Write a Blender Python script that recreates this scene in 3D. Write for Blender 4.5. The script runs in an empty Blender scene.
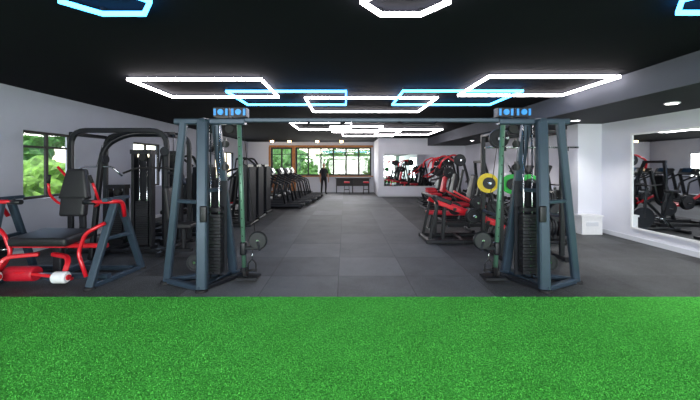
import bpy, math, random
import bmesh
from mathutils import Vector, Matrix, Euler, noise
R=random.Random(7)
sc=bpy.context.scene
V=Vector

# ---------------------------------------------------------------- materials
def lin(c):
    return tuple(((x/255)/12.92 if x/255<=0.04045 else (((x/255)+0.055)/1.055)**2.4) for x in c)
def pmat(name,rgb,rough=0.5,metal=0.0,var=0.12,scale=30,bump=0.0,coat=0.0,spec=None):
    m=bpy.data.materials.new(name); m.use_nodes=True
    nt=m.node_tree; b=nt.nodes['Principled BSDF']
    c=lin(rgb)
    tc=nt.nodes.new('ShaderNodeTexCoord'); n=nt.nodes.new('ShaderNodeTexNoise')
    n.inputs['Scale'].default_value=scale; n.inputs['Detail'].default_value=3
    nt.links.new(tc.outputs['Object'],n.inputs['Vector'])
    r=nt.nodes.new('ShaderNodeValToRGB')
    r.color_ramp.elements[0].position=0.3; r.color_ramp.elements[1].position=0.7
    r.color_ramp.elements[0].color=tuple(x*(1-var) for x in c)+(1,)
    r.color_ramp.elements[1].color=tuple(min(1,x*(1+var)) for x in c)+(1,)
    nt.links.new(n.outputs['Fac'],r.inputs['Fac']); nt.links.new(r.outputs['Color'],b.inputs['Base Color'])
    b.inputs['Roughness'].default_value=rough; b.inputs['Metallic'].default_value=metal
    if spec is not None: b.inputs['Specular IOR Level'].default_value=spec
    if coat: b.inputs['Coat Weight'].default_value=coat
    if bump:
        bp=nt.nodes.new('ShaderNodeBump'); bp.inputs['Strength'].default_value=bump; bp.inputs['Distance'].default_value=0.01
        nt.links.new(n.outputs['Fac'],bp.inputs['Height']); nt.links.new(bp.outputs['Normal'],b.inputs['Normal'])
    return m
def emat(name,col,s):
    m=bpy.data.materials.new(name); m.use_nodes=True
    nt=m.node_tree; b=nt.nodes['Principled BSDF']
    b.inputs['Base Color'].default_value=(*col,1)
    b.inputs['Emission Color'].default_value=(*col,1); b.inputs['Emission Strength'].default_value=s
    return m
M=dict(
 slate=pmat('slate_steel_paint',(54,69,83),0.35,0.3,0.06,8),
 black=pmat('black_paint',(22,24,29),0.42,0.2,0.1,10),
 dark=pmat('dark_shroud',(30,32,38),0.65,0.0,0.1,10,0,0,.25),
 pad=pmat('black_vinyl',(24,24,28),0.5,0,0.15,60,0.15),
 red=pmat('red_paint',(205,22,38),0.35,0.1,0.06,8,0,0.3),
 redpad=pmat('red_vinyl',(190,24,44),0.5,0,0.08,40,0.1),
 chrome=pmat('chrome',(200,205,208),0.2,1.0,0.03,10),
 steel=pmat('green_grey_steel',(88,128,108),0.4,0.3,0.05,10),
 rubber=pmat('rubber',(18,18,20),0.75,0,0.15,60),
 plate=pmat('iron_plate',(30,31,36),0.5,0.3,0.15,30),
 green=pmat('green_plate_rubber',(40,185,70),0.5,0,0.06,20),
 yellow=pmat('yellow_plate_rubber',(235,205,30),0.5,0,0.06,20),
 blue=pmat('blue_cap',(55,145,225),0.35,0.1,0.06,20),
 white=pmat('white_plastic',(225,225,228),0.4,0,0.03,20),
 wall=pmat('wall_paint',(168,171,184),0.75,0,0.03,2.5,0.05),
 wallw=pmat('white_wall_paint',(212,213,223),0.7,0,0.02,2.5,0.05),
 soffit=pmat('soffit_paint',(70,73,82),0.85,0,0.03,2.5,0.05),
 ceil=pmat('ceiling_paint',(14,16,23),0.95,0,0.08,2,0.05,0,.1),
 trim=pmat('trim_paint',(205,207,214),0.5,0,0.02,5),
 frame=pmat('window_frame_dark',(40,36,34),0.6,0,0.1,12),
 wood=pmat('orange_wood',(176,114,60),0.6,0,0.25,6),
 leaf=pmat('foliage',(112,152,56),0.7,0,0.5,7,0.4),
 leaf2=pmat('foliage_dark',(74,118,48),0.7,0,0.5,7,0.4),
 ground=pmat('ground_outside',(130,135,100),0.9,0,0.15,3),
 screen=pmat('console_screen',(30,50,70),0.15,0,0.1,6),
 skin=pmat('skin',(176,124,96),0.55,0,0.06,12),
 hair=pmat('hair',(22,17,15),0.6,0,0.2,60),
 shirt=pmat('dark_shirt',(24,26,34),0.85,0,0.15,25),
 pants=pmat('dark_trousers',(18,19,24),0.85,0,0.15,25),
 ledw=emat('led_white',(1.0,0.93,0.96),13),
 ledb=emat('led_blue',(0.05,0.40,1.0),7),
 down=emat('downlight_glow',(1,0.97,0.92),18),
 warm=emat('warm_lamp',(1,0.62,0.28),10),
)
# mirror
m=bpy.data.materials.new('mirror_glass'); m.use_nodes=True
b=m.node_tree.nodes['Principled BSDF']; b.inputs['Metallic'].default_value=1; b.inputs['Roughness'].default_value=0.015
b.inputs['Base Color'].default_value=(0.86,0.9,0.92,1); M['mirror']=m
# window glass
m=bpy.data.materials.new('window_glass'); m.use_nodes=True; nt=m.node_tree
nt.nodes.clear(); o=nt.nodes.new('ShaderNodeOutputMaterial'); mx=nt.nodes.new('ShaderNodeMixShader')
t=nt.nodes.new('ShaderNodeBsdfTransparent'); g=nt.nodes.new('ShaderNodeBsdfGlossy'); g.inputs['Roughness'].default_value=0.02
mx.inputs[0].default_value=0.06; nt.links.new(t.outputs[0],mx.inputs[1]); nt.links.new(g.outputs[0],mx.inputs[2]); nt.links.new(mx.outputs[0],o.inputs[0])
M['glass']=m
# rubber floor tiles
m=bpy.data.materials.new('rubber_floor_tiles'); m.use_nodes=True; nt=m.node_tree; N=nt.nodes; L=nt.links
b=N['Principled BSDF']; geo=N.new('ShaderNodeNewGeometry')
def vm(op,a,bv=None):
    n=N.new('ShaderNodeVectorMath'); n.operation=op; L.new(a,n.inputs[0])
    if bv is not None: n.inputs[1].default_value=bv
    return n.outputs[0]
def mth(op,a,v=None,c=None):
    n=N.new('ShaderNodeMath'); n.operation=op
    if hasattr(a,'links') : L.new(a,n.inputs[0])
    else: n.inputs[0].default_value=a
    if v is not None:
        if hasattr(v,'links'): L.new(v,n.inputs[1])
        else: n.inputs[1].default_value=v
    return n.outputs[0]
pos=vm('ADD',geo.outputs['Position'],(50.1,50.1,0))
cell=vm('FLOOR',pos)
wn=N.new('ShaderNodeTexWhiteNoise'); wn.noise_dimensions='2D'; L.new(cell,wn.inputs['Vector'])
fr=vm('FRACTION',pos); sep=N.new('ShaderNodeSeparateXYZ'); L.new(fr,sep.inputs[0])
sp=N.new('ShaderNodeSeparateXYZ'); L.new(geo.outputs['Position'],sp.inputs[0])
jx=mth('LESS_THAN',sep.outputs['X'],0.010); jy=mth('LESS_THAN',sep.outputs['Y'],0.016); joint=mth('MAXIMUM',jx,jy)
ax=mth('ABSOLUTE',mth('ADD',sp.outputs['X'],0.1)); aisle_lit=mth('LESS_THAN',ax,2.0)
ns=N.new('ShaderNodeTexNoise'); ns.inputs['Scale'].default_value=90; L.new(geo.outputs['Position'],ns.inputs['Vector'])
nb=N.new('ShaderNodeTexNoise'); nb.inputs['Scale'].default_value=1.3; nb.inputs['Detail'].default_value=7; nb.inputs['Roughness'].default_value=.7; L.new(geo.outputs['Position'],nb.inputs['Vector'])
val=mth('MULTIPLY',wn.outputs['Value'],0.05)
val=mth('ADD',val,0.018)
val=mth('ADD',val,mth('MULTIPLY',aisle_lit,0.06))  # central strip lightened in the base colour, standing in for reflected ceiling light
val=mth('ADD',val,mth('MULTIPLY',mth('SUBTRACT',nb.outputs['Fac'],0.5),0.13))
val=mth('ADD',val,mth('MULTIPLY',mth('GREATER_THAN',ns.outputs['Fac'],0.60),0.08))
val=mth('MAXIMUM',mth('MULTIPLY',val,mth('SUBTRACT',1.0,mth('MULTIPLY',joint,0.5))),0.01)
cmb=N.new('ShaderNodeCombineXYZ'); L.new(mth('MULTIPLY',val,0.98),cmb.inputs[0]); L.new(mth('MULTIPLY',val,1.03),cmb.inputs[1]); L.new(mth('MULTIPLY',val,1.08),cmb.inputs[2])
L.new(cmb.outputs[0],b.inputs['Base Color']); b.inputs['Roughness'].default_value=0.62; b.inputs['Specular IOR Level'].default_value=.35
bp=N.new('ShaderNodeBump'); bp.inputs['Strength'].default_value=0.3; bp.inputs['Distance'].default_value=0.004
L.new(ns.outputs['Fac'],bp.inputs['Height']); L.new(bp.outputs['Normal'],b.inputs['Normal']); M['floor']=m
# turf
m=bpy.data.materials.new('artificial_turf'); m.use_nodes=True; nt=m.node_tree; N=nt.nodes; L=nt.links
b=N['Principled BSDF']; geo=N.new('ShaderNodeNewGeometry')
n1=N.new('ShaderNodeTexNoise'); n1.inputs['Scale'].default_value=70; n1.inputs['Detail'].default_value=5; n1.inputs['Roughness'].default_value=.7; L.new(geo.outputs['Position'],n1.inputs['Vector'])
n2=N.new('ShaderNodeTexNoise'); n2.inputs['Scale'].default_value=2.2; n2.inputs['Detail'].default_value=4; L.new(geo.outputs['Position'],n2.inputs['Vector'])
r=N.new('ShaderNodeValToRGB'); r.color_ramp.elements[0].position=0.35; r.color_ramp.elements[1].position=0.65
r.color_ramp.elements[0].color=(*lin((30,108,34)),1); r.color_ramp.elements[1].color=(*lin((104,222,92)),1)
L.new(n1.outputs['Fac'],r.inputs['Fac'])
mx=N.new('ShaderNodeMix'); mx.data_type='RGBA'; mx.blend_type='MULTIPLY'; mx.inputs[0].default_value=0.5
r2=N.new('ShaderNodeValToRGB'); r2.color_ramp.elements[0].position=0.35; r2.color_ramp.elements[1].position=0.65
r2.color_ramp.elements[0].color=(0.7,0.75,0.65,1); r2.color_ramp.elements[1].color=(1,1,1,1)
L.new(n2.outputs['Fac'],r2.inputs['Fac']); L.new(r.outputs['Color'],mx.inputs[6]); L.new(r2.outputs['Color'],mx.inputs[7])
L.new(mx.outputs[2],b.inputs['Base Color']); b.inputs['Roughness'].default_value=0.9; b.inputs['Specular IOR Level'].default_value=.15
bp=N.new('ShaderNodeBump'); bp.inputs['Strength'].default_value=0.6; bp.inputs['Distance'].default_value=0.01
L.new(n1.outputs['Fac'],bp.inputs['Height']); L.new(bp.outputs['Normal'],b.inputs['Normal']); M['turf']=m
M['blade1']=pmat('turf_fibre_light',(96,210,80),0.7,0,0.2,20); M['blade2']=pmat('turf_fibre_dark',(42,142,42),0.7,0,0.2,20)

# ---------------------------------------------------------------- mesh builder
class B:
    def __init__(s,mtx=None): s.v=[];s.f=[];s.mi=[];s.sm=[];s.mats=[];s.T=mtx or Matrix()
    def _m(s,k):
        if k not in s.mats: s.mats.append(k)
        return s.mats.index(k)
    def add(s,vs,fs,k,smooth=False):
        o=len(s.v); s.v+= [tuple(s.T@V(p)) for p in vs]; mi=s._m(k)
        for i,f in enumerate(fs):
            s.f.append([o+a for a in f]); s.mi.append(mi)
            s.sm.append(smooth if isinstance(smooth,bool) else smooth[i])
    def box(s,c,size,k,rot=(0,0,0)):
        Rm=Euler(rot).to_matrix(); c=V(c); hx,hy,hz=[a/2 for a in size]
        vs=[c+Rm@V((x*hx,y*hy,z*hz)) for x in(-1,1) for y in(-1,1) for z in(-1,1)]
        s.add(vs,[(0,1,3,2),(4,6,7,5),(0,4,5,1),(2,3,7,6),(0,2,6,4),(1,5,7,3)],k)
    def bb(s,a,b_,k):
        s.box([(a[i]+b_[i])/2 for i in range(3)],[abs(b_[i]-a[i]) for i in range(3)],k)
    def sweep(s,pts,prof,k,smooth,closed=False,up=None):
        pts=[V(p) for p in pts]; n=len(pts); q=len(prof)
        d0=(pts[1]-pts[0]).normalized()
        u=V(up) if up else (V((0,0,1)) if abs(d0.z)<0.9 else V((0,1,0)))
        vs=[]
        for i in range(n):
            if closed: t=((pts[(i+1)%n]-pts[i]).normalized()+(pts[i]-pts[i-1]).normalized()).normalized()
            elif i==0: t=d0
            elif i==n-1: t=(pts[-1]-pts[-2]).normalized()
            else: t=((pts[i+1]-pts[i]).normalized()+(pts[i]-pts[i-1]).normalized()).normalized()
            u=(u-t*u.dot(t)).normalized(); w=t.cross(u)
            for a,b2 in prof: vs.append(pts[i]+w*a+u*b2)
        fs=[];sf=[]
        for i in range(n if closed else n-1):
            j=(i+1)%n
            for e in range(q):
                g=(e+1)%q; fs.append((i*q+e,i*q+g,j*q+g,j*q+e)); sf.append(smooth)
        if not closed:
            fs.append(tuple(reversed(range(q)))); sf.append(False)
            fs.append(tuple((n-1)*q+e for e in range(q))); sf.append(False)
        s.add(vs,fs,k,sf)
    def beam(s,p0,p1,w,t,k,up=None):
        c=min(w,t)*0.18; a=w/2;b2=t/2
        s.sweep([p0,p1],[(-a+c,-b2),(a-c,-b2),(a,-b2+c),(a,b2-c),(a-c,b2),(-a+c,b2),(-a,b2-c),(-a,-b2+c)],k,False,up=up)
    def bpath(s,pts,w,t,k,fil=0.12,up=None):
        c=min(w,t)*0.18; a=w/2;b2=t/2
        s.sweep(fillet(pts,fil),[(-a+c,-b2),(a-c,-b2),(a,-b2+c),(a,b2-c),(a-c,b2),(-a+c,b2),(-a,b2-c),(-a,-b2+c)],k,False,up=up)
    def cyl(s,p0,p1,r,k,seg=14):
        s.sweep([p0,p1],[(r*math.cos(2*math.pi*i/seg),r*math.sin(2*math.pi*i/seg)) for i in range(seg)],k,True)
    def tube(s,pts,r,k,seg=10,fil=0.08):
        s.sweep(fillet(pts,fil),[(r*math.cos(2*math.pi*i/seg),r*math.sin(2*math.pi*i/seg)) for i in range(seg)],k,True)
    def lathe(s,c,axis,prof,k,seg=28):
        ax=V(axis).normalized(); u=ax.orthogonal().normalized(); w=ax.cross(u); c=V(c)
        vs=[];fs=[]
        for r,h in prof:
            for i in range(seg):
                a=2*math.pi*i/seg; vs.append(c+ax*h+(u*math.cos(a)+w*math.sin(a))*max(r,1e-4))
        for j in range(len(prof)-1):
            for i in range(seg):
                g=(i+1)%seg; fs.append((j*seg+i,j*seg+g,(j+1)*seg+g,(j+1)*seg+i))
        s.add(vs,fs,k,False)
    def wplate(s,c,axis,r,t,k):
        h=t/2
        s.lathe(c,axis,[(0.026,-h),(r*.28,-h),(r*.32,-h*.5),(r*.78,-h*.5),(r*.82,-h),(r*.97,-h),(r,-h*.7),(r,h*.7),(r*.97,h),(r*.82,h),(r*.78,h*.5),(r*.32,h*.5),(r*.28,h),(0.026,h),(0.026,-h)],k)
        s.lathe(c,axis,[(0.0,-h*1.15),(r*.15,-h*1.15),(r*.15,h*1.15),(0,h*1.15)],'chrome',14)
    def pad(s,c,size,k,rot=(0,0,0),r=None,taper=1.0):
        bm=bmesh.new(); bmesh.ops.create_cube(bm,size=1)
        for v in bm.verts:
            tp=taper if v.co.z>0 else 1.0
            v.co=V((v.co.x*size[0]*tp,v.co.y*size[1],v.co.z*size[2]))
        rr=r or min(size)*0.38
        bmesh.ops.bevel(bm,geom=list(bm.edges),offset=rr,segments=3,profile=0.6,affect='EDGES',clamp_overlap=True)
        Rm=Euler(rot).to_matrix(); c=V(c); bm.verts.ensure_lookup_table()
        vs=[c+Rm@v.co for v in bm.verts]; fs=[[v.index for v in f.verts] for f in bm.faces]; bm.free()
        s.add(vs,fs,k,True)
    def done(s,name,norm=True):
        me=bpy.data.meshes.new(name); me.from_pydata(s.v,[],s.f)
        for k in s.mats: me.materials.append(M[k])
        me.polygons.foreach_set('material_index',s.mi); me.polygons.foreach_set('use_smooth',s.sm)
        if norm:
            bm=bmesh.new(); bm.from_mesh(me); bmesh.ops.recalc_face_normals(bm,faces=bm.faces); bm.to_mesh(me); bm.free()
        me.update(); o=bpy.data.objects.new(name,me); sc.collection.objects.link(o); return o
def fillet(pts,f):
    pts=[V(p) for p in pts]
    if len(pts)<3: return pts
    out=[pts[0]]
    for i in range(1,len(pts)-1):
        a,b_,c=pts[i-1],pts[i],pts[i+1]
        d1=min(f,(a-b_).length*.45); d2=min(f,(c-b_).length*.45)
        p=b_+(a-b_).normalized()*d1; q=b_+(c-b_).normalized()*d2
        for t in (0,.2,.4,.6,.8,1): out.append(p*(1-t)**2+b_*2*t*(1-t)+q*t*t)
    out.append(pts[-1]); return out
def at(x,y,rz=0): return Matrix.Translation((x,y,0))@Matrix.Rotation(math.radians(rz),4,'Z')

# ---------------------------------------------------------------- room
H=3.05; XL=-5.9; XR=6.3; YB=-4.0; YF=20.0; YF2=17.3; XJ=1.75
def wall(name,axis,pos,th,u0,u1,h,ops,k):
    b=B()
    def seg(a,c,z0,z1):
        if c-a<1e-4 or z1-z0<1e-4: return
        if axis=='x': b.bb((pos,a,z0),(pos+th,c,z1),k)
        else: b.bb((a,pos,z0),(c,pos+th,z1),k)
    cur=u0
    for (a,c,z0,z1) in sorted(ops):
        seg(cur,a,0,h); seg(a,c,0,z0); seg(a,c,z1,h); cur=c
    seg(cur,u1,0,h); return b.done(name)
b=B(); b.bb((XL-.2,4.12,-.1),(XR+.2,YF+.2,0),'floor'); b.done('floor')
b=B(); b.bb((XL-.2,YB,-.1),(XR+.2,4.12,0.004),'turf')
for i in range(90000):
    y=1.9+2.22*R.random()**.9; x=R.uniform(-1.15,1.15)*y*1.02; 
    if y>4.118: y=4.118
    a=R.uniform(0,math.pi); wv=.0035; dx,dy=math.cos(a)*wv,math.sin(a)*wv; h=R.uniform(.008,.016)
    b.add([(x-dx,y-dy,.003),(x+dx,y+dy,.003),(x+R.uniform(-.006,.006),y+R.uniform(-.006,.004),h)],[(0,1,2)],'blade1' if R.random()<.55 else 'blade2')
b.done('turf_floor',False)
b=B(); b.bb((XL-.2,YB,H),(XR+.2,YF+.2,H+.15),'ceil'); b.done('ceiling')
WL=[(6.05,7.2,1.0,2.3),(9.2,10.6,1.0,2.3),(15.0,17.6,1.0,2.3)]
wall('wall_left','x',XL,-.2,YB,YF+.2,H,WL,'wall')
wall('wall_right','x',XR,.2,YB,YF2+.2,H,[],'wallw')
wall('wall_far_left','y',YF,.2,XL,XJ+.2,H,[(-4.5,-3.2,1.0,2.72),(-3.0,1.6,1.0,2.72)],'wallw')
wall('wall_far_right','y',YF2,.2,XJ,XR,H,[],'wallw')
wall('wall_return','x',XJ,.2,YF2+.2,YF,H,[],'wallw')
wall('wall_back','y',YB,-.2,XL-.2,XR+.2,H,[(-5.6,6.0,0.1,2.85)],'wallw')  # unseen wall; its wide opening is added to let daylight in
# dropped soffit along the right wall
b=B(); b.bb((4.35,YB,2.66),(XR,YF2,H),'dark'); b.bb((4.33,YB,2.66),(4.35,YF2,H),'soffit'); b.done('ceiling_soffit')
b=B(); b.bb((5.72,8.1,0),(XR,8.5,2.66),'wallw'); b.done('wall_pilaster')
b=B(); b.bb((5.62,7.82,0),(6.1,8.08,.42),'white'); b.bb((5.6,7.8,.42),(6.12,8.09,.46),'white'); b.bb((5.72,7.81,.2),(6.0,7.82,.3),'trim'); b.done('storage_box')
b=B(); b.bb((XL,4.2,0),(XL+.02,YF,.1),'trim'); b.done('baseboard_left')
b=B(); b.bb((XR-.02,4.2,0),(XR,8.08,.1),'trim'); b.done('baseboard_right')
b=B(); b.bb((XJ,YF2-.02,0),(XR,YF2,.1),'trim'); b.done('baseboard_far')
# mirrors
b=B(); b.bb((XR-.02,2.6,.3),(XR-.005,7.2,2.3),'mirror')
for a,c in (((XR-.04,2.55,2.3),(XR,7.25,2.34)),((XR-.04,2.55,.26),(XR,7.25,.3)),((XR-.04,7.2,.3),(XR,7.25,2.3)),((XR-.04,2.55,.3),(XR,2.6,2.3))): b.bb(a,c,'white')
b.done('wall_mirror')
b=B(); b.bb((2.05,YF2-.02,.55),(4.7,YF2-.005,2.2),'mirror')
for a,c in (((2.0,YF2-.03,2.2),(4.75,YF2,2.24)),((2.0,YF2-.03,.51),(4.75,YF2,.55)),((2.0,YF2-.03,.55),(2.05,YF2,2.2)),((4.7,YF2-.03,.55),(4.75,YF2,2.2))): b.bb(a,c,'trim')
b.done('wall_mirror')
# windows
def win(name,axis,pos,u0,u1,z0,z1,nu,hz,k='frame',w=.05):
    b=B()
    def bx(a,c,za,zb,d=.06,kk=k):
        if axis=='x': b.bb((pos-d/2,a,za),(pos+d/2,c,zb),kk)
        else: b.bb((a,pos-d/2,za),(c,pos+d/2,zb),kk)
    bx(u0,u1,z0,z0+w);bx(u0,u1,z1-w,z1);bx(u0,u0+w,z0+w,z1-w);bx(u1-w,u1,z0+w,z1-w)
    for i in range(1,nu):
        u=u0+(u1-u0)*i/nu; bx(u-w/2,u+w/2,z0+w,z1-w,.05)
    for z in hz: bx(u0+w,u1-w,z-.02,z+.02,.045)
    bx(u0+w,u1-w,z0+w,z1-w,.004,'glass')
    return b.done(name)
for i,(a,c,z0,z1) in enumerate(WL): win('window_%d'%(i+1),'x',XL-.1,a,c,z0,z1,2 if i<2 else 3,[2.0] if i<2 else [])
win('window_4','y',YF+.1,-3.0,1.6,1.0,2.72,6,[2.3],'frame',.09)
win('window_5','y',YF+.1,-4.5,-3.2,1.0,2.72,2,[2.3],'frame',.1)
win('window_6','y',YB-.1,-5.6,6.0,.1,2.85,6,[])  # unseen glazing added behind the camera for daylight
b=B(); b.bb((-4.6,YF-.12,.94),(1.7,YF,1.0),'wood'); b.done('trim_1')
b=B(); b.bb((-4.6,YF-.04,2.72),(1.7,YF,2.84),'wood'); b.bb((-3.2,YF-.04,1.0),(-3.0,YF,2.72),'wood'); b.bb((-4.62,YF-.04,1.0),(-4.5,YF,2.72),'wood'); b.done('trim_2')
b=B()
for z in (.05,.45,.85): b.bb((-4.5,19.5,z),(-2.95,19.85,z+.05),'wood')
for x in (-4.5,-3.75,-3.0): b.bb((x,19.5,0),(x+.05,19.85,.9),'wood')
b.bb((-4.5,19.84,.05),(-2.95,19.86,.9),'wood')
for i in range(9):
    x=-4.35+i*.15; z=(.10,.50,.9)[i%3]; b.cyl((x,19.68,z),(x,19.68,z+.2),.045,('white','black','red')[i%3])
b.done('wood_shelf')
# exterior
b=B(); b.bb((-30,-30,-.25),(30,60,-.12),'ground'); b.done('ground_outside')
def blobs(b,cs,k):
    for (x,y,z,r) in cs:
        bm=bmesh.new(); bmesh.ops.create_icosphere(bm,subdivisions=4,radius=1)
        for v in bm.verts:
            n=noise.noise(v.co*2.5+V((x,y,z)))*.5+noise.noise(v.co*8+V((x,y,z)))*.3
            v.co=v.co*(r*(1+n*.6))
        vs=[v.co+V((x,y,z)) for v in bm.verts]; fs=[[q.index for q in f.verts] for f in bm.faces]; bm.free()
        b.add(vs,fs,k)
b=B(); blobs(b,[(-9.3+R.uniform(-.3,.3),5+i*1.3,R.uniform(.5,1.0),R.uniform(.8,1.1)) for i in range(11)],'leaf'); b.done('hedge')
b=B(); blobs(b,[(-6.5+i*1.2,26+R.uniform(-.5,.5),R.uniform(1.0,2.0),R.uniform(1.1,1.5)) for i in range(10)],'leaf2'); b.done('flower_hedge')
for (x,y) in ((-13.5,9.5),(-13.5,14.5),(-14,19.5)):
    b=B(); b.tube([(x,y,-.12),(x+.1,y,1.2),(x,y+.1,2.6)],.14,'wood')
    blobs(b,[(x+R.uniform(-.7,.7),y+R.uniform(-.9,.9),R.uniform(2.3,3.5),.9) for _ in range(4)],'leaf2')
    b.done('garden_tree')

# ---------------------------------------------------------------- LED lights
def led(x0,x1,y0,y1,k,z=3.0):
    b=B(); w=.04
    P=[(x0,y0,z),(x1,y0,z),(x1,y1,z),(x0,y1,z)]
    b.sweep(P,[(-w/2,-w/2),(w/2,-w/2),(w/2,w/2),(-w/2,w/2)],k,False,closed=True,up=(0,0,1))
    for p in P: b.box((p[0],p[1],(z+w/2+H)/2),(.03,.03,H-z-w/2),'black')
    return b.done('led_light_frame')
def ledhex(cx,cy,rx,ry,k,z=3.0):
    b=B(); w=.034
    P=[(cx+rx*math.cos(a),cy+ry*math.sin(a),z) for a in [math.radians(60*i) for i in range(6)]]
    b.sweep(P,[(-w/2,-w/2),(w/2,-w/2),(w/2,w/2),(-w/2,w/2)],k,False,closed=True,up=(0,0,1))
    for p in P: b.box((p[0],p[1],(z+w/2+H)/2),(.03,.03,H-z-w/2),'black')
    return b.done('led_light_frame')
led(-3.42,-1.32,5.2,6.55,'ledw'); led(-2.15,0.02,5.98,7.3,'ledb',2.985); led(-.8,1.85,6.62,8.35,'ledw')
led(1.05,3.2,5.95,7.3,'ledb',2.985); led(2.2,4.2,5.05,6.4,'ledw')
led(-1.75,.2,10.5,12.6,'ledw'); led(-.5,1.3,11.4,13.4,'ledw',2.985); led(-.1,2.2,13.0,15.4,'ledw'); led(1.3,3.6,12.2,14.4,'ledw',2.97)
ledhex(-1.97,2.71,.37,.26,'ledb',2.995); ledhex(.50,2.73,.36,.26,'ledw'); ledhex(3.13,2.69,.38,.26,'ledb',2.995)
ledhex(-2.6,0.2,.7,.6,'ledw'); ledhex(.4,0.2,.7,.6,'ledw'); ledhex(3.2,.2,.7,.6,'ledw')  # unseen frames added overhead to light the turf
for (x,y,z) in ((5.3,5.35,2.66),(5.2,7.45,2.66),(5.2,10.5,2.66),(5.2,13.5,2.66),(5.3,3.2,2.66)):
    b=B(); b.lathe((x,y,z-.012),(0,0,1),[(0,0),(.08,0),(.08,.01)],'down'); b.lathe((x,y,z-.02),(0,0,1),[(.08,0),(.1,0),(.1,.02),(.08,.02),(.08,0)],'white'); b.done('downlight')
    l=bpy.data.lights.new('downlight_beam','SPOT'); l.energy=85; l.spot_size=math.radians(110); l.spot_blend=.6; l.shadow_soft_size=.06; l.color=(1,.97,.93)
    o=bpy.data.objects.new('downlight_beam',l); sc.collection.objects.link(o); o.location=(x,y,z-.03)
for x in (-4.2,-3.2,-1.6,-.2):
    b=B(); b.lathe((x,19.0,H-.1),(0,0,1),[(0,0),(.08,0),(.1,.1),(0,.1)],'warm'); b.done('ceiling_spot_lamp')

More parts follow.
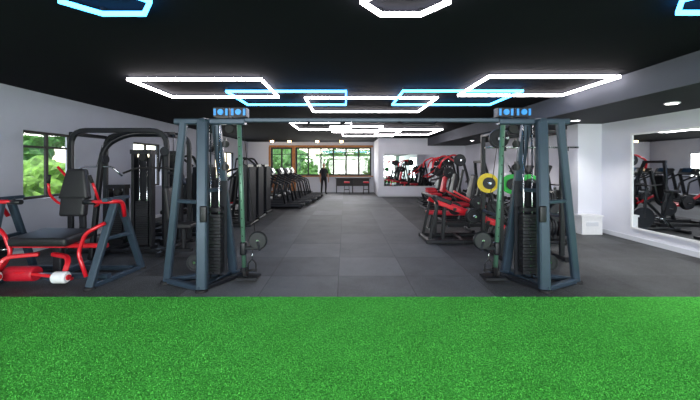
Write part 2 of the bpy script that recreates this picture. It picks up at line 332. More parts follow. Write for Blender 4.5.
# ---------------------------------------------------------------- cable crossover
def crossover():
    b=B(); cx=.37; k='slate'
    for s in (-1,1):
        X=lambda u:cx+s*u
        F=(X(2.24),4.30,.04); O=(X(2.87),4.62,.04); I=(X(2.10),4.98,.04); Pb=(X(1.87),4.92,.04)
        b.beam((X(2.24),4.32,.03),(X(2.31),4.5,2.24),.14,.1,k)
        b.beam((X(2.86),4.62,.03),(X(2.6),4.56,2.24),.1,.08,k)
        b.beam((X(2.05),4.98,.03),(X(2.20),4.68,2.24),.12,.09,k)
        b.beam(F,O,.08,.07,k); b.beam(F,I,.09,.07,k); b.beam(O,I,.08,.07,k); b.beam(I,Pb,.1,.07,k); b.beam(F,Pb,.08,.06,'black')
        b.beam((X(1.75),4.58,2.25),(X(2.72),4.58,2.25),.11,.08,k)
        b.beam((X(2.31),4.46,2.25),(X(2.2),4.72,2.25),.1,.07,k)
        b.beam((X(2.72),4.59,1.15),(X(2.26),4.42,1.15),.05,.05,k)
        b.beam((X(2.27),4.42,1.3),(X(2.15),4.82,1.3),.06,.05,k)
        for p in (F,O,I,Pb): b.lathe((p[0],p[1],0),(0,0,1),[(0,0),(.08,0),(.075,.03),(0,.03)],'rubber',16)
        for i in range(18): b.box((X(2.2),4.64,.16+i*.046),(.2,.13,.04),'plate')
        for du in (-.06,.06): b.cyl((X(2.2)+du,4.64,.07),(X(2.2)+du,4.64,2.22),.011,'chrome',8)
        b.box((X(2.2),4.64,1.03),(.2,.13,.05),'black'); b.cyl((X(2.2),4.64,1.05),(X(2.2),4.64,2.2),.005,'rubber',6)
        b.box((X(2.2),4.75,.75),(.26,.02,1.35),'dark'); b.box((X(2.3),4.70,.75),(.02,.2,1.3),'dark')
        for z in (1.95,1.62): b.lathe((X(2.08),4.72,z),(0,1,0),[(0,-.02),(.05,-.02),(.042,0),(.05,.02),(0,.02)],'rubber',18); b.box((X(2.08),4.72,z+.02),(.03,.07,.12),'black')
        b.lathe((X(2.0),4.66,2.16),(0,1,0),[(0,-.02),(.06,-.02),(.05,0),(.06,.02),(0,.02)],'rubber',18)
        for i in range(0,18,2): b.box((X(2.2),4.574,.16+i*.046),(.018,.002,.012),'chrome')
        b.cyl((X(1.87),4.92,.05),(X(1.87),4.68,2.22),.032,'steel',16)
        b.lathe((X(1.87),4.92,.05),(0,0,1),[(0,0),(.07,0),(.07,.02),(.045,.08),(0,.08)],'black',16)
        for i in range(14):
            z=.35+i*.13; b.cyl((X(1.87),4.92-.24*z/2.2-.034,z),(X(1.87),4.92-.24*z/2.2-.03,z),.009,'rubber',8)
        zc=.42; yc=4.92-.24*(zc/2.2)
        b.pad((X(1.87),yc,zc),(.09,.1,.2),'black'); b.beam((X(1.87),yc,zc),(X(1.62),yc-.02,zc+.02),.06,.05,'black')
        b.lathe((X(1.65),yc-.05,zc+.12),(0,1,0),[(0,0),(.12,0),(.135,.015),(.11,.03),(.135,.045),(.12,.06),(0,.06)],'black',24)
        b.beam((X(1.65),yc-.03,zc+.12),(X(1.62),yc-.02,zc-.02),.03,.07,'dark')
        b.cyl((X(1.65),yc-.06,zc+.12),(X(1.65),yc+.03,zc+.12),.02,'chrome',10)
        hx=X(1.72); hz=.12
        b.tube([(hx-.055,yc-.08,hz),(hx-.055,yc-.08,hz+.1),(hx,yc-.08,hz+.16),(hx+.055,yc-.08,hz+.1),(hx+.055,yc-.08,hz)],.01,'rubber',6,.02)
        b.cyl((hx-.07,yc-.08,hz),(hx+.07,yc-.08,hz),.018,'rubber',10)
        b.cyl((hx,yc-.08,hz+.16),(hx+s*.01,yc-.03,zc),.006,'chrome',6)
        b.box((X(1.75),4.72,.05),(.3,.22,.03),'black'); b.lathe((X(1.78),4.68,.13),(1,0,0),[(0,-.02),(.06,-.02),(.05,0),(.06,.02),(0,.02)],'rubber',16)
        b.cyl((X(1.69),yc,zc+.15),(X(1.8),4.6,2.28),.005,'rubber',6)
        for u in (2.06,1.82):
            b.box((X(u),4.56,2.37),(.21,.14,.12),'black')
            b.lathe((X(u),4.47,2.37),(0,1,0),[(0,0),(.04,0),(.04,.02)],'blue',16)
            b.box((X(u)-.08,4.485,2.37),(.03,.01,.09),'blue'); b.box((X(u)+.08,4.485,2.37),(.03,.01,.09),'blue')
        b.pad((X(2.24),4.36,1.0),(.09,.05,.22),'black')
        b.wplate((X(2.42),4.5,.32),(0,1,0),.11,.03,'plate')
    b.beam((cx-1.8,4.58,2.27),(cx+1.8,4.58,2.27),.07,.06,k)
    for s in (-1,1): b.tube([(cx+s*.35,4.58,2.26),(cx+s*.45,4.50,2.2),(cx+s*.85,4.50,2.2),(cx+s*.9,4.58,2.26)],.016,'black')
    return b.done('cable_crossover_machine')
crossover()

# ---------------------------------------------------------------- left near machine
def adductor():
    b=B(); k='slate'; C=-4.12
    for X,xs in ((-3.34,1),(-4.85,-1)):
        b.beam((X-.05*xs,4.38,.03),(X+.06*xs,4.72,1.16),.1,.07,k)
        b.beam((X+.1*xs,5.25,.03),(X+.04*xs,4.82,1.16),.1,.07,k)
        b.beam((X-.05*xs,4.36,.035),(X+.1*xs,5.27,.035),.08,.07,k)
        b.beam((X+.06*xs,4.5,1.17),(X+.04*xs,5.0,1.17),.07,.05,k)
        b.beam((X,4.58,.62),(X+.08*xs,5.02,.62),.06,.05,k)
        b.tube([(X-.3*xs,4.62,1.13),(X+.1*xs,4.6,1.14),(X+.14*xs,4.75,1.13),(X+.1*xs,4.85,.9)],.028,'red')
        b.cyl((X-.14*xs,4.62,1.13),(X-.32*xs,4.62,1.13),.034,'black')
        b.tube([(X+.03*xs,4.55,.85),(X-.2*xs,4.5,.72),(X-.3*xs,4.5,.45),(X-.15*xs,4.45,.14)],.026,'red')
        for y in (4.38,5.25): b.lathe((X+(.1*xs if y>5 else -.05*xs),y,0),(0,0,1),[(0,0),(.07,0),(.06,.03),(0,.03)],'rubber',14)
    for y,z in ((4.62,.1),(5.15,.05)): b.beam((-4.9,y,z),(-3.3,y,z),.08,.07,k)
    b.beam((C,4.6,.08),(C,5.3,.08),.1,.08,k)
    b.beam((-4.75,4.72,.5),(-3.4,4.72,.5),.07,.06,'red'); b.beam((C,4.75,.1),(C,4.75,.5),.12,.09,'black')
    b.bpath([(C,4.85,.5),(C,5.2,.6),(C,5.14,1.5)],.09,.06,'black')
    b.pad((C-.05,4.72,.62),(.8,.55,.12),'pad',(.08,0,0)); b.pad((C-.05,4.72,.56),(.7,.48,.04),'redpad',(.08,0,0))
    b.pad((C,5.02,1.02),(.38,.11,.3),'pad',(-.12,0,0)); b.pad((C,5.06,1.36),(.46,.11,.46),'pad',(-.12,0,0),taper=.6)
    for s in (-1,1):
        xx=C+s*.45
        b.bpath([(C+s*.1,4.55,.42),(xx,4.4,.42),(xx,4.3,.2)],.06,.05,'red')
        b.lathe((xx,4.26,.2),(1,0,0),[(0,-.09),(.06,-.09),(.075,-.07),(.075,.07),(.06,.09),(0,.09)],'white',20)
        b.lathe((xx,4.26,.2),(1,0,0),[(0,-.11),(.035,-.11),(.035,.11),(0,.11)],'red',14)
        b.tube([(C+s*.2,5.18,1.0),(C+s*.32,5.12,1.05),(C+s*.36,5.0,1.2),(C+s*.33,4.95,1.4)],.018,'red')
        b.tube([(C+s*.33,4.95,1.38),(C+s*.3,4.93,1.5)],.024,'rubber')
    b.lathe((C-.28,4.5,.17),(1,0,0),[(0,-.2),(.09,-.2),(.1,-.18),(.1,.18),(.09,.2),(0,.2)],'redpad',20)
    b.bpath([(C-.6,4.5,.1),(C-.28,4.42,.22),(C+.4,4.5,.1)],.05,.04,'red')
    for i in range(3): b.wplate((-5.03-i*.045,4.8,.42),(1,0,0),.2,.04,'plate')
    b.cyl((-4.85,4.8,.42),(-5.2,4.8,.42),.022,'chrome')
    return b.done('hip_adductor_machine')
adductor()

# ---------------------------------------------------------------- left multi station with arches
def stack(b,x,y,h=1.6,w=.34,d=.2,k='black',n=20,rz=0):
    b.box((x,y,.06),(w+.06,d+.06,.12),k)
    for sx in (-1,1): b.beam((x+sx*w/2,y,.1),(x+sx*w/2,y,h),.05,d*.7,k)
    b.box((x,y,h),(w+.06,d*.9,.08),k)
    b.box((x,y+d*.42,h/2),(w,.015,h-.2),'dark')
    for i in range(n): b.box((x,y,.15+i*.042),(w-.1,d*.55,.036),'plate')
    for sx in (-.07,.07): b.cyl((x+sx,y,.1),(x+sx,y,h),.01,'chrome',8)
    b.cyl((x,y-d*.2,h-.1),(x,y+d*.2,h-.1),.07,'rubber',16)
def multistation():
    b=B(); k='black'
    for y in (6.2,7.1):
        b.bpath([(-5.15,y,.04),(-5.15,y,2.3),(-3.35,y,2.3),(-3.35,y,.04)],.09,.07,k,.3,up=(0,1,0))
        b.beam((-5.2,y,.04),(-3.25,y,.04),.09,.07,k)
    b.bpath([(-4.42,5.75,.04),(-4.4,6.0,2.0),(-4.1,6.3,2.26),(-3.4,6.6,2.26)],.09,.07,k,.25,up=(1,0,0))
    b.beam((-4.42,5.72,.04),(-4.42,7.1,.04),.09,.07,k); b.beam((-3.35,5.9,.04),(-3.35,7.15,.04),.09,.07,k)
    for x in (-5.15,-3.5): b.beam((x,6.2,2.24),(x,7.1,2.24),.08,.07,k)
    stack(b,-3.85,6.3,1.9); stack(b,-3.6,6.9,1.9); stack(b,-4.75,6.9,1.2)
    b.tube([(-4.9,6.0,1.45),(-4.75,5.95,1.62),(-4.2,5.95,1.62),(-4.05,6.0,1.45)],.016,'chrome')
    b.cyl((-4.48,5.95,1.62),(-4.45,6.05,2.02),.005,'rubber',6)
    b.cyl((-3.2,6.15,1.55),(-3.2,6.15,2.2),.006,'rubber',6)
    b.bpath([(-3.35,6.2,1.5),(-3.0,6.1,1.5),(-2.9,5.95,1.3)],.05,.05,k)
    b.tube([(-2.95,5.95,1.55),(-3.3,5.95,1.6),(-3.75,5.95,1.6),(-4.0,5.95,1.5)],.018,'rubber')
    b.beam((-3.35,6.05,.1),(-2.8,6.05,.1),.08,.06,k); b.beam((-2.95,6.05,.1),(-2.95,6.05,.5),.07,.06,k)
    b.pad((-2.95,6.05,.55),(.4,.32,.09),'pad'); b.pad((-3.2,6.05,.95),(.09,.3,.6),'pad',(0,-.1,0))
    b.lathe((-3.3,6.04,1.9),(0,1,0),[(0,-.02),(.08,-.02),(.09,0),(.08,.02),(0,.02)],'dark',20)
    b.lathe((-4.3,5.92,1.75),(1,0,0),[(0,-.02),(.08,-.02),(.09,0),(.08,.02),(0,.02)],'dark',20)
    b.tube([(-5.15,6.12,1.0),(-5.0,5.95,1.1),(-4.85,5.85,1.35),(-5.05,5.8,1.62)],.022,'red')
    return b.done('multi_station_cable_machine')
multistation()

def selectorized(name,x,y,rz,kind=0,acc='red'):
    b=B(at(x,y,rz)); k='black'
    b.box((0,.55,.85),(.62,.05,1.5),'dark'); b.box((0,.82,.85),(.62,.03,1.5),'dark')
    stack(b,0,.68,1.62,.5,.2)
    b.beam((-.35,-.6,.035),(-.35,.85,.035),.08,.07,k); b.beam((.35,-.6,.035),(.35,.85,.035),.08,.07,k)
    b.beam((-.4,-.55,.04),(.4,-.55,.04),.08,.07,k); b.beam((-.4,.85,.04),(.4,.85,.04),.08,.07,k)
    b.beam((0,-.5,.06),(0,.55,.06),.09,.08,k); b.beam((0,-.05,.08),(0,0,.48),.09,.08,k)
    b.bpath([(0,0,.45),(0,.32,.5),(0,.42,1.5),(0,.62,1.66)],.09,.07,k,.12)
    b.pad((0,-.08,.52),(.44,.44,.1),'pad'); b.pad((0,.27,.98),(.4,.1,.72),'pad',(-.12,0,0),taper=.8)
    for s in (-1,1):
        if kind==0:
            b.bpath([(s*.18,.45,1.55),(s*.45,.3,1.5),(s*.48,-.1,1.15),(s*.45,-.35,1.0)],.06,.05,acc,.15)
            b.cyl((s*.45,-.33,1.0),(s*.28,-.36,1.0),.02,'rubber')
        elif kind==1:
            b.bpath([(s*.3,.1,.5),(s*.33,-.3,.5),(s*.22,-.45,.2)],.06,.05,acc,.1)
        else:
            b.bpath([(s*.12,.45,1.62),(s*.4,.2,1.9),(s*.42,-.15,1.85)],.06,.05,acc,.15); b.cyl((s*.42,-.15,1.85),(s*.42,-.2,1.5),.02,'rubber')
    b.cyl((-.25,-.47,.2),(.25,-.47,.2),.06,'pad')
    return b.done(name)
selectorized('chest_press_machine',-3.4,9.2,-90,0,'black')
selectorized('leg_extension_machine',-3.45,10.3,-90,1,'red')
selectorized('shoulder_press_machine',-3.5,11.5,-90,2,'black')
selectorized('lat_pulldown_machine',-4.1,8.05,-90,2,'black')

def treadmill(x,y,rz):
    b=B(at(x,y,rz)); k='black'
    b.box((.15,0,.13),(1.8,.52,.05),'rubber')
    for s in (-1,1):
        b.beam((-.75,s*.32,.13),(1.1,s*.32,.13),.14,.12,'dark'); b.box((.15,s*.32,.2),(1.6,.1,.02),'dark')
        b.bpath([(-.75,s*.38,.1),(-.65,s*.4,.7),(-.5,s*.4,1.3)],.09,.12,k,.2)
        b.tube([(-.5,s*.4,1.25),(-.2,s*.4,1.1),(.3,s*.4,.9),(.45,s*.38,.2)],.035,k)
        for xx in (-.7,1.0): b.cyl((xx,s*.3,.0),(xx,s*.3,.08),.04,'rubber')
    b.pad((-.75,0,.2),(.45,.7,.26),k); b.cyl((1.08,-.27,.12),(1.08,.27,.12),.05,'rubber')
    b.pad((-.52,0,1.35),(.12,.86,.3),k,(0,-.5,0)); b.box((-.44,0,1.42),(.02,.42,.2),'screen',(0,-.5,0))
    b.cyl((-.42,-.3,1.12),(-.42,.3,1.12),.025,'rubber')
    return b.done('treadmill')
for i,(x,y) in enumerate(((-2.7,12.75),(-2.55,13.8),(-2.4,14.85),(-2.3,15.9),(-2.25,16.95),(-2.9,18.1))): treadmill(x,y,0)
def elliptical(x,y,rz,name='elliptical_trainer'):
    b=B(at(x,y,rz)); k='black'
    b.beam((-.7,0,.05),(.8,0,.05),.1,.08,k); b.beam((-.7,-.3,.04),(-.7,.3,.04),.08,.08,k); b.beam((.8,-.3,.04),(.8,.3,.04),.08,.08,k)
    b.lathe((-.5,0,.42),(0,1,0),[(0,-.09),(.3,-.09),(.34,-.05),(.34,.05),(.3,.09),(0,.09)],'dark',28)
    b.beam((-.45,0,.6),(-.3,0,1.45),.09,.09,k); b.pad((-.28,0,1.52),(.08,.35,.25),k,(0,-.4,0))
    for s in (-1,1):
        b.beam((-.5+s*.2,s*.16,.42+s*.12),(.75,s*.2,.2),.06,.05,'chrome'); b.pad((.25,s*.2,.36),(.38,.14,.05),'rubber')
        b.tube([(-.2+s*.1,s*.22,.4),(-.3,s*.24,.9),(-.25+s*.12,s*.26,1.35),(-.1+s*.12,s*.24,1.65)],.022,k)
    return b.done(name)
elliptical(5.2,9.0,180); elliptical(5.2,9.85,180); elliptical(5.2,10.7,180)
def bike(x,y,rz,name='spin_bike'):
    b=B(at(x,y,rz)); k='black'
    b.beam((-.5,-.25,.04),(-.5,.25,.04),.08,.08,k); b.beam((.5,-.25,.04),(.5,.25,.04),.08,.08,k); b.beam((-.5,0,.07),(.5,0,.07),.08,.06,k)
    b.lathe((-.38,0,.36),(0,1,0),[(0,-.02),(.2,-.02),(.25,-.03),(.25,.03),(.2,.02),(0,.02)],'dark',28)
    b.beam((-.38,0,.36),(-.3,0,1.1),.06,.05,k); b.beam((.35,0,.08),(-.3,0,.75),.07,.05,k); b.beam((.1,0,.3),(.3,0,.95),.06,.05,k)
    b.pad((.32,0,1.0),(.27,.2,.07),'pad'); b.tube([(-.15,.22,1.18),(-.45,.22,1.15),(-.45,-.22,1.15),(-.15,-.22,1.18)],.018,'rubber')
    b.cyl((0,-.14,.34),(0,.14,.34),.03,'chrome'); b.beam((0,.12,.34),(.1,.12,.2),.03,.02,'chrome'); b.beam((0,-.12,.34),(-.1,-.12,.48),.03,.02,'chrome')
    return b.done(name)
bike(4.85,8.1,180)

# ---------------------------------------------------------------- plate loaded machines on the right
def plateloaded(name,x,y,rz,kind=0,pc=('plate','plate'),a='black',pd='pad'):
    b=B(at(x,y,rz)); k='black'
    b.beam((-.5,-.6,.04),(-.5,.8,.04),.08,.08,k); b.beam((.5,-.6,.04),(.5,.8,.04),.08,.08,k)
    b.beam((-.55,.75,.05),(.55,.75,.05),.09,.08,k); b.beam((-.55,-.55,.05),(.55,-.55,.05),.09,.08,k); b.beam((0,-.55,.07),(0,.75,.07),.1,.09,k)
    b.beam((0,-.1,.1),(0,.0,.5),.09,.08,a); b.pad((0,-.1,.54),(.42,.42,.1),'redpad')
    b.pad((0,.24,1.0),(.4,.11,.75),pd,(-.2,0,0),taper=.75)
    b.bpath([(0,0,.45),(0,.35,.55),(0,.55,1.5)],.08,.07,k,.15)
    for s in (-1,1):
        b.bpath([(s*.5,.7,.05),(s*.45,.55,1.2),(s*.3,.45,1.75)],.08,.07,k,.2)
        if kind==0:
            b.bpath([(s*.32,.45,1.72),(s*.58,.25,1.4),(s*.56,-.15,1.15),(s*.35,-.35,1.1)],.06,.05,a,.15)
            pc0=(s*.56,.22,1.38)
        elif kind==1:
            b.bpath([(s*.3,.45,1.72),(s*.5,.1,2.0),(s*.5,-.3,1.8),(s*.4,-.35,1.55)],.06,.05,a,.15); pc0=(s*.5,.25,1.8)
        else:
            b.bpath([(s*.5,.5,.5),(s*.56,0,.7),(s*.53,-.45,.95)],.06,.05,'red',.15); pc0=(s*.54,.15,.65)
        b.cyl(pc0,(pc0[0]+s*.17,pc0[1],pc0[2]),.024,'chrome')
        for i in range(2): b.wplate((pc0[0]+s*(.055+i*.05),pc0[1],pc0[2]),(1,0,0),.19-.02*i,.045,pc[i%2])
        b.cyl((s*.5,.6,.5),(s*.68,.6,.5),.022,'chrome'); b.wplate((s*.58,.6,.5),(1,0,0),.2,.045,'plate')
    b.beam((-.33,.45,1.74),(.33,.45,1.74),.08,.07,k)
    return b.done(name)
plateloaded('seated_row_machine',3.35,9.35,-90,2)
plateloaded('shoulder_raise_machine',3.35,10.9,-90,1,a='red')
plateloaded('incline_press_machine',3.5,12.45,-90,0,pd='redpad')
plateloaded('chest_fly_machine',3.75,13.95,-90,1,a='red')
plateloaded('hammer_press_machine',4.1,15.4,-90,0,a='red')

def legpress():
    b=B(); k='black'; a='red'
    b.beam((1.7,6.9,.05),(3.45,6.9,.05),.08,.08,k); b.beam((1.7,7.6,.05),(3.45,7.6,.05),.08,.08,k)
    for x in (1.75,2.5,3.4): b.beam((x,6.85,.05),(x,7.65,.05),.08,.08,k)
    for y in (6.95,7.55):
        b.beam((1.9,y,.88),(3.35,y,.34),.07,.09,a)
        b.beam((2.05,y,.08),(2.1,y,.82),.07,.06,k); b.beam((3.2,y,.08),(3.3,y,.36),.07,.06,k); b.beam((1.95,y,.86),(1.78,y,.08),.06,.05,k)
    b.pad((2.75,7.25,.6),(1.05,.5,.1),'redpad',(0,.36,0)); b.pad((2.12,7.25,.88),(.36,.42,.12),'pad',(0,.36,0))
    b.pad((3.3,7.25,.44),(.3,.5,.1),'pad',(0,-.2,0))
    b.beam((2.3,6.9,.72),(2.3,7.6,.72),.07,.06,k); b.beam((3.0,6.9,.45),(3.0,7.6,.45),.07,.06,k)
    b.tube([(1.88,6.7,.84),(1.82,6.7,1.0),(1.82,7.8,1.0),(1.88,7.8,.84)],.03,'black')
    b.beam((1.82,6.95,1.0),(1.93,6.95,.86),.05,.05,k); b.beam((1.82,7.55,1.0),(1.93,7.55,.86),.05,.05,k)
    b.cyl((2.6,6.55,.62),(2.6,7.95,.62),.024,'chrome')
    for y in (6.72,6.66,7.8): b.wplate((2.6,y,.62),(0,1,0),.15,.05,'plate')
    for y in (6.95,7.55): b.bpath([(3.35,y,.1),(3.5,y,.5),(3.35,y,.75)],.06,.05,k,.1)
    return b.done('hack_squat_leg_press_machine')
legpress()

def rack():
    b=B(); k='black'
    x0,x1,y0,y1=2.72,3.78,5.75,6.5
    for x in (x0,x1):
        for y in (y0,y1): b.beam((x,y,.03),(x,y,2.25),.08,.06,k); 
        b.beam((x,y0-.15,.04),(x,y1+.1,.04),.09,.08,k); b.beam((x,y0,2.22),(x,y1,2.22),.08,.06,k); b.beam((x,y0,.75),(x,y1,.75),.05,.05,'slate')
    for y in (y0,y1): b.beam((x0,y,2.22),(x1,y,2.22),.08,.06,k)
    b.beam((x0,y1,.2),(x1,y1,.2),.08,.06,k); b.beam((x0,y1,1.28),(x1,y1,1.28),.08,.06,k)
    yb=y0-.09
    b.cyl((2.4,yb,1.95),(4.0,yb,1.95),.016,'chrome')
    for x in (x0,x1): b.box((x,y0-.07,1.92),(.06,.12,.06),k)
    for x,kk,r,zz in ((x0+.04,'yellow',.19,1.3),(3.22,'green',.19,1.28),(3.56,'green',.19,1.28)):
        b.cyl((x,y1,zz),(x,y1-.24,zz),.022,'chrome'); b.wplate((x,y1-.12,zz),(.45,1,0),r,.05,kk); 
        b.wplate((x,y1-.18,zz),(.45,1,0),r*.6,.03,'plate')
    b.cyl((x0,y0,2.1),(x0,y0-.24,2.1),.022,'chrome'); b.wplate((x0-.1,y0-.13,2.1),(0,1,0),.17,.05,'plate')
    return b.done('power_rack')
rack()
def bench(x,y,rz,k='redpad',tilt=.0):
    b=B(at(x,y,rz))
    b.beam((-.5,0,.2),(.5,0,.2),.07,.06,'black'); 
    for s in (-1,1): b.beam((s*.5,-.28,.04),(s*.5,.28,.04),.07,.07,'black'); b.beam((s*.5,0,.06),(s*.42,0,.4),.06,.06,'black')
    b.pad((.25,0,.45),(.75,.28,.09),k); b.pad((-.36,0,.47+tilt*.4),(.4,.28,.09),k,(0,tilt,0))
    b.beam((-.4,0,.22),(-.36,0,.42),.05,.05,'black')
    return b.done('weight_bench')
bench(2.6,8.25,0,'redpad')
def platetree(x,y):
    b=B(at(x,y)); b.beam((-.3,0,.04),(.3,0,.04),.5,.06,'black'); b.beam((0,0,.05),(0,0,1.1),.08,.08,'black')
    for z,r,kk in ((.35,.22,'plate'),(.95,.17,'plate')):
        for s in (-1,1):
            b.cyl((0,0,z),(s*.28,0,z),.022,'chrome')
            for i in range(3): b.wplate((s*(.08+i*.055),0,z),(1,0,0),r,.045,kk if i<2 else 'plate')
    for s in (-1,1):
        b.cyl((0,0,.65),(0,s*.28,.65),.022,'chrome')
        for i in range(2): b.wplate((0,s*(.1+i*.055),.65),(0,1,0),.2,.045,('plate','plate')[i])
    return b.done('weight_plate_tree')
platetree(4.5,7.1)
def dbrack(x,y,rz):
    b=B(at(x,y,rz))
    for s in (-1,1): b.beam((s*.95,.1,.03),(s*.95,.2,.95),.08,.06,'black'); b.beam((s*.95,-.25,.03),(s*.95,.3,.03),.08,.06,'black')
    for j,(yy,z) in enumerate(((-.05,.35),(.12,.8))):
        b.box((0,yy,z),(1.9,.34,.03),'black',(-.25,0,0))
        for i in range(8):
            xx=-.82+i*.235; 
            b.cyl((xx,yy-.12,z+.06),(xx,yy+.12,z+.1),.016,'chrome',8)
            for s in (-1,1): b.cyl((xx,yy+s*.09-.035,z+.085+s*.015),(xx,yy+s*.09+.035,z+.095+s*.015),.06,'rubber',12)
    return b.done('dumbbell_rack')
dbrack(5.8,12.6,-90); dbrack(5.8,14.9,-90)

# wall fan on left
b=B(); x,y,z=-5.55,14.0,2.35
b.beam((-5.9,y,z-.1),(-5.6,y,z-.1),.06,.06,'black'); b.lathe((x,y,z),(.6,-.8,-.1),[(0,-.1),(.09,-.1),(.1,.02),(0,.02)],'black')
ax=V((.6,-.8,-.1)).normalized(); u=ax.orthogonal().normalized(); w=ax.cross(u); c=V((x,y,z))+ax*.06
for rr,off in ((.25,0),(.25,.07),(.16,.09),(.08,.1)):
    b.sweep([c+ax*off+(u*math.cos(t)+w*math.sin(t))*rr for t in [i*math.pi/12 for i in range(24)]],[(-.006,-.006),(.006,-.006),(.006,.006),(-.006,.006)],'black',False,closed=True,up=tuple(ax))
for i in range(12):
    t=i*math.pi/6; d=u*math.cos(t)+w*math.sin(t); b.cyl(c+ax*.1,c+d*.25+ax*.07,.004,'black',5); b.cyl(c,c+d*.25,.004,'black',5)
for i in range(3):
    t=i*2*math.pi/3; d=u*math.cos(t)+w*math.sin(t); e=ax.cross(d); b.add([c+d*.04+ax*.03-e*.02,c+d*.2+ax*.02-e*.08,c+d*.2+ax*.05+e*.06,c+d*.04+ax*.04+e*.02],[(0,1,2,3)],'dark')
b.done('wall_fan')
b=B(); b.bb((-.6,19.2,.86),(1.5,19.7,.92),'black')
for x in (-.5,.45,1.4): b.beam((x,19.3,0),(x,19.3,.87),.05,.05,'black'); b.beam((x,19.65,0),(x,19.65,.87),.05,.05,'black')
b.bb((-.5,19.64,.4),(1.4,19.67,.86),'frame'); b.done('counter_table')
def stool(x,y):
    b=B(at(x,y)); b.pad((0,0,.66),(.32,.32,.08),'redpad')
    for sx in (-1,1):
        for sy in (-1,1): b.beam((sx*.16,sy*.16,0),(sx*.11,sy*.11,.64),.03,.03,'black')
    for s in (-1,1): b.beam((-.14,s*.14,.25),(.14,s*.14,.25),.02,.02,'black'); b.beam((s*.14,-.14,.25),(s*.14,.14,.25),.02,.02,'black')
    b.done('bar_stool')
stool(0.1,18.8); stool(1.2,18.8)

# ---------------------------------------------------------------- person standing near the far windows
def skinmesh(verts,edges,rad,root,sub=2):
    me=bpy.data.meshes.new('tmp'); me.from_pydata(verts,edges,[]); ob=bpy.data.objects.new('tmp',me); sc.collection.objects.link(ob)
    sk=ob.modifiers.new('s','SKIN'); sk.use_smooth_shade=True
    d=me.skin_vertices[0].data if me.skin_vertices else None
    if d is None:
        bm=bmesh.new(); bm.from_mesh(me); bm.verts.layers.skin.verify(); bm.to_mesh(me); bm.free(); d=me.skin_vertices[0].data
    for i,r in enumerate(rad):
        d[i].radius=r if isinstance(r,tuple) else (r,r); d[i].use_root=(i==root)
    ss=ob.modifiers.new('u','SUBSURF'); ss.levels=sub; ss.render_levels=sub
    dg=bpy.context.evaluated_depsgraph_get(); ev=ob.evaluated_get(dg); m2=ev.to_mesh()
    vs=[v.co.copy() for v in m2.vertices]; fs=[tuple(p.vertices) for p in m2.polygons]; ev.to_mesh_clear()
    bpy.data.objects.remove(ob); return vs,fs
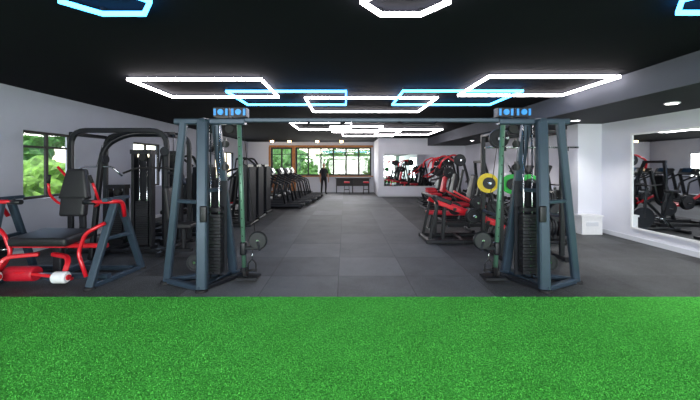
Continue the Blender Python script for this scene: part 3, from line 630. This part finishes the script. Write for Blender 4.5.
def person(x,y,rz):
    b=B(at(x,y,rz))
    vs=[(0,0,.95),(0,-.01,1.1),(0,-.01,1.28),(0,0,1.4),(0,.01,1.49),(0,0,1.56)]
    rd=[(.15,.105),(.135,.1),(.16,.11),(.12,.09),(.055,.055),(.05,.05)]; ed=[(0,1),(1,2),(2,3),(3,4),(4,5)]
    for s in (-1,1):
        o=len(vs); vs+=[(s*.17,0,1.4),(s*.24,.01,1.14),(s*.25,-.08,.9),(s*.25,-.1,.84)]; rd+=[.06,.046,.033,.03]; ed+=[(3,o),(o,o+1),(o+1,o+2),(o+2,o+3)]
        o=len(vs); ky=-.05 if s>0 else .02
        vs+=[(s*.095,0,.86),(s*.11,ky,.5),(s*.115,ky+.06,.12),(s*.12,ky+.02,.045),(s*.135,ky-.11,.035)]; rd+=[.09,.06,.045,(.042,.04),(.038,.03)]
        ed+=[(0,o),(o,o+1),(o+1,o+2),(o+2,o+3),(o+3,o+4)]
    V2,F2=skinmesh(vs,ed,rd,0)
    zmin=min(v.z for v in V2); V2=[V((v.x,v.y,v.z-zmin)) for v in V2]
    g={}
    for f in F2:
        c=sum((V2[i] for i in f),V())/len(f)
        if c.z<.1: k='rubber'
        elif abs(c.x)>.19 and c.z<1.17: k='skin'
        elif c.z>1.47: k='skin'
        elif c.z<.95: k='pants'
        else: k='shirt'
        g.setdefault(k,[]).append(f)
    for k,fs in g.items(): b.add(V2,fs,k,True)
    bm=bmesh.new(); bmesh.ops.create_uvsphere(bm,u_segments=24,v_segments=18,radius=1)
    hv=[];
    for v in bm.verts:
        q=v.co.copy(); zz=q.z; wdt=1-.22*max(0,-zz); q=V((q.x*.076*wdt,q.y*.097*(1-.12*max(0,-zz)),q.z*.118))
        if v.co.y<-.75 and abs(v.co.x)<.2 and -.35<zz<.1: q.y-=.018
        if v.co.y<-.6 and .2>zz>.02 and .2<abs(v.co.x)<.55: q.y+=.008
        hv.append(q+V((0,-.005,1.645)))
    hf=[[i.index for i in f.verts] for f in bm.faces]; bm.free()
    sk=[];hr=[]
    for f in hf:
        c=sum((hv[i] for i in f),V())/len(f)-V((0,-.005,1.645)); (hr if (c.z>.06 or (c.y>.01 and c.z>-.06)) else sk).append(f)
    b.add(hv,sk,'skin',True); b.add([p+(p-V((0,0,1.645)))*.08 for p in hv],hr,'hair',True)
    for s in (-1,1):
        b.lathe((s*.028,-.088,1.655),(0,-1,0),[(0,.006),(.009,.003),(.012,0)],'white',10); b.lathe((s*.028,-.094,1.655),(0,-1,0),[(0,.003),(.005,.001)],'rubber',8)
        b.pad((s*.077,.005,1.645),(.018,.035,.06),'skin'); 
        w=V((s*.25,-.1,.84-zmin)); b.pad(w+V((0,-.01,-.05)),(.032,.08,.1),'skin')
        for i,(dy,l) in enumerate(((-.04,.065),(-.017,.078),(.007,.072),(.028,.055))):
            p=w+V((0,dy,-.095)); b.tube([p,p+V((-s*.004,0,-l*.5)),p+V((-s*.02,-.004,-l))],.0085,'skin',8,.02)
        p=w+V((0,-.045,-.03)); b.tube([p,p+V((-s*.008,-.025,-.03)),p+V((-s*.012,-.03,-.06))],.0095,'skin',8,.02)
    b.box((0,-.094,1.6),(.045,.006,.01),'redpad')
    b.lathe((0,0,1.47-zmin),(0,0,1),[(.062,0),(.066,.02),(.058,.025)],'shirt',20)
    return b.done('standing_person')
person(-1.2,18.7,25)

# ---------------------------------------------------------------- camera, lights, world
cd=bpy.data.cameras.new('camera'); cam=bpy.data.objects.new('camera',cd); sc.collection.objects.link(cam)
cam.location=(0,0,1.65); cam.rotation_euler=(math.radians(90),0,0)
cd.sensor_width=36; cd.lens=36*330/700; cd.shift_x=5/700; cd.shift_y=-35/700; cd.clip_start=.05; cd.clip_end=200
sc.camera=cam
def area(name,loc,rot,sx,sy,e,col=(1,1,1)):
    l=bpy.data.lights.new(name,'AREA'); l.shape='RECTANGLE'; l.size=sx; l.size_y=sy; l.energy=e; l.color=col
    o=bpy.data.objects.new(name,l); sc.collection.objects.link(o); o.location=loc; o.rotation_euler=rot; return o
area('added_back_fill',(.2,YB+.05,1.5),(math.radians(90),0,0),11,2.6,660,(.98,.99,1))  # fill lamp added behind the camera to brighten turf and room
area('daylight_far_window',(-.7,YF-.1,1.9),(math.radians(-90),0,0),4.2,1.5,80,(1,.98,.94))
area('daylight_left_window',(XL+.05,16.3,1.65),(0,math.radians(-90),0),1.2,2.5,45,(1,1,.98))
sl=bpy.data.lights.new('sun','SUN'); sl.energy=4.5; sl.angle=.02; so=bpy.data.objects.new('sun',sl); sc.collection.objects.link(so)
so.rotation_euler=Euler((math.radians(25),math.radians(-12),0))
w=bpy.data.worlds.new('world'); sc.world=w; w.use_nodes=True; nt=w.node_tree
sk=nt.nodes.new('ShaderNodeTexSky'); sk.sky_type='NISHITA'; sk.sun_disc=False; sk.sun_elevation=math.radians(50)
bg=nt.nodes['Background']; bg.inputs['Strength'].default_value=.32; nt.links.new(sk.outputs[0],bg.inputs[0])
sc.view_settings.view_transform='Standard'; sc.view_settings.exposure=0.6
